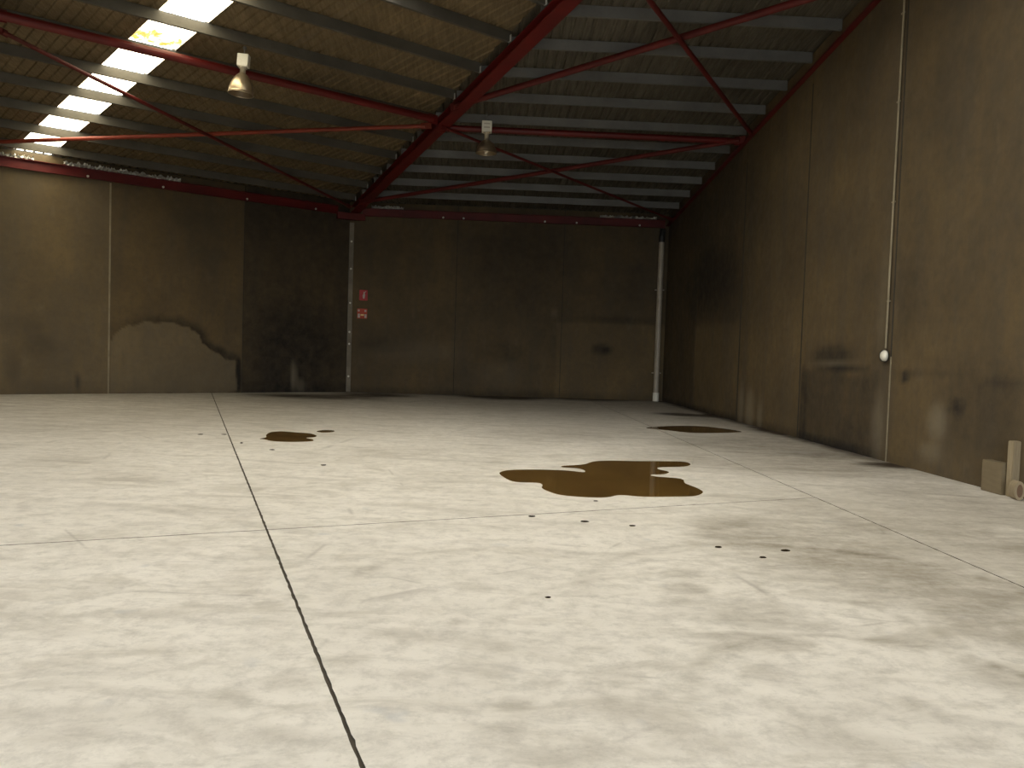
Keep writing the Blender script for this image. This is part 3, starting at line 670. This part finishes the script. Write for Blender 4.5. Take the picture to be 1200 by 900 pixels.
p2 = fl(1184, 584); o = empty('log_offcut', (p2[0], p2[1]-.05, 0))
mb = MB(); n = 22; prof = [((.062*math.cos(a)), .115+.115*math.sin(a)) for a in np.linspace(0, 2*math.pi, n, endpoint=False)]
dv = np.array([.12, 1, 0]); dv /= np.linalg.norm(dv); sdv = np.array([dv[1], -dv[0], 0]); a = np.array([p2[0], p2[1]-.16, 0.002])
mb.sweep(prof, a, a+dv*.14, sdv, Z3); mb.build('log', M['wood'], o)
mb = MB(); mb.sweep([(x*.55, .115+(z-.115)*.68) for x, z in prof], a-dv*.004, a+dv*.01, sdv, Z3); mb.build('heartwood', M['knot'], o)
tag(o, 'small round log offcut with reddish end grain at the foot of the post', 'log')

# ------------------------------------------------------------------ puddles and drips
def crom(pts, m=6):
    pts = [np.array(p, float) for p in pts]; n = len(pts); out = []
    for i in range(n):
        p0, p1, p2_, p3 = pts[i-1], pts[i], pts[(i+1) % n], pts[(i+2) % n]
        for j in range(m):
            t = j/m; out.append(.5*((2*p1)+(-p0+p2_)*t+(2*p0-5*p1+4*p2_-p3)*t*t+(-p0+3*p1-3*p2_+p3)*t**3))
    return out
def puddle(name, px, lab, cat, mat='water', h=.004, sub=6, grp=None):
    Q = crom(px, sub); P = [fl(*q) for q in Q]; c = sum(P)/len(P); bm = bmesh.new()
    top = []
    for p in P: top.append(bm.verts.new((p[0]-c[0], p[1]-c[1], h)))
    f = bm.faces.new(top)
    bot = [bm.verts.new((v.co.x*1.0, v.co.y*1.0, .0003)) for v in top]; n = len(top)
    cx = Vector((0, 0, 0))
    for v in bot:
        d = v.co.copy(); d.z = 0
        if d.length > 1e-6: v.co += d.normalized()*.01
    for i in range(n): bm.faces.new((top[i], bot[i], bot[(i+1) % n], top[(i+1) % n]))
    bmesh.ops.triangulate(bm, faces=[f]); bmesh.ops.recalc_face_normals(bm, faces=bm.faces)
    me = bpy.data.meshes.new(name); bm.to_mesh(me); bm.free(); me.materials.append(M[mat])
    if me.polygons[0].normal.z < 0: me.flip_normals()
    o = bpy.data.objects.new(name, me); COL.objects.link(o); o.location = (c[0], c[1], 0); return tag(o, lab, cat, grp)
sc4 = lambda L, ox, oy, k: [(ox+a/k, oy+b/k) for a, b in L]
puddle('puddle', sc4([(104, 298), (125, 288), (160, 284), (250, 282), (330, 283), (420, 287), (490, 294), (505, 288), (470, 276), (400, 271), (397, 265), (440, 262), (500, 257), (545, 244), (620, 240), (720, 242), (860, 243), (960, 245), (995, 256), (965, 267), (850, 271), (848, 281), (893, 292), (870, 303), (808, 306), (835, 315), (950, 325), (968, 345), (1030, 370), (1052, 387), (1020, 403), (960, 407), (780, 408), (700, 402), (655, 401), (600, 411), (500, 410), (390, 400), (330, 382), (302, 366), (305, 352), (280, 343), (180, 339), (130, 320)], 560, 480, 4),
       'largest brown puddle, with several lobes, in the middle of the floor', 'puddle', sub=4)
puddle('puddle', sc4([(390, 325), (435, 315), (435, 297), (465, 280), (540, 274), (640, 281), (740, 289), (782, 303), (765, 314), (708, 319), (760, 332), (740, 343), (600, 347), (480, 341), (430, 331)], 240, 460, 6),
       'small dark puddle left of centre near the end of the long floor joint', 'puddle', sub=4)
puddle('puddle', sc4([(790, 272), (840, 265), (900, 267), (908, 273), (880, 279), (820, 281)], 240, 460, 6), 'tiny dark puddle just right of the small left puddle', 'puddle')
puddle('puddle', sc4([(190, 408), (260, 400), (380, 396), (500, 398), (600, 407), (740, 428), (690, 434), (560, 437), (430, 434), (320, 422)], 720, 420, 5), 'thin dark puddle near the right wall, behind the largest puddle', 'puddle')
spots = [(623, 605, 5, 1.2), (685, 611, 6, 1.3), (741, 616, 4, 1), (842, 641, 4.5, 1.3), (920, 645, 7, 1.6), (894, 653, 4, 1.2), (319, 527, 3.5, .8), (379, 545, 4, 1), (642, 700, 3, 1), (263, 509, 4, .6), (235, 509, 4, .6), (283, 519, 2, .8), (698, 587, 3, .6)]
spot_labels = ['oil spot below the left lobe of the largest puddle, leftmost of a row', 'middle oil spot of the row below the largest puddle', 'right-hand oil spot of the row below the largest puddle', 'oil spot at the left of a trio right of centre',
    'largest dark oil spot, at the right of the trio right of centre', 'lowest oil spot of the trio right of centre', 'tiny oil spot just below the small left puddle', 'tiny oil spot right and below the small left puddle', 'lone tiny oil spot in the middle foreground',
    'tiny oil spot at the far end of the long floor joint', 'faint tiny oil spot left of the long floor joint end', 'tiny oil spot touching the long joint near its far end', 'tiny oil spot close under the largest puddle']
for (x, y, rx, ry_), lb in zip(spots, spot_labels):
    rx *= .7; ry_ *= .7
    pts = [(x+rx*math.cos(a)*random.uniform(.75, 1.15), y+ry_*math.sin(a)*random.uniform(.75, 1.15)) for a in np.linspace(0, 2*math.pi, 9, endpoint=False)][::-1]
    puddle('oil_spot', pts, lb, 'oil spot', 'oil', .0015, 3, 'oil spots dripped on the floor')

# ------------------------------------------------------------------ torn foil above the wall-head beams
def foil(a, b, lab, hgt=.10, n=40):
    a = np.array(a); b = np.array(b); d = b-a; L = np.linalg.norm(d); d /= L; q = np.cross(d, Z3); mb = MB(); vs = []
    for i in range(n+1):
        for j in range(4):
            vs.append(a+d*L*i/n+Z3*(hgt*j/3*random.uniform(.5, 1.25)-.0)+q*random.uniform(-.04, .04))
    mb.add(vs, [(i*4+j, i*4+j+1, (i+1)*4+j+1, (i+1)*4+j) for i in range(n) for j in range(3)]); o = mb.build('torn_foil', M['foil']); tag(o, lab, 'foil', 'scraps of torn foil above the wall heads')
ZB = H+.19
iL = -OUT(K, EL)
foil(K+EL*10.4+iL*.10+Z3*ZB, K+EL*9.4+iL*.10+Z3*ZB, 'short scrap of torn foil at the far left end of the wall head')
foil(K+EL*8.7+iL*.10+Z3*ZB, K+EL*5.6+iL*.10+Z3*ZB, 'long crumpled strip of torn foil on the left wall-head beam', .12, 90)
foil(K+EX*.75+np.array([0, -.10, ZB]), K+EX*1.85+np.array([0, -.10, ZB]), 'scrap of torn foil beside the foot of the main beam', .10)
foil(K+EX*8.6+np.array([0, -.10, ZB]), K+EX*10.6+np.array([0, -.10, ZB]), 'torn foil strip above the wall head near the downpipe', .09)
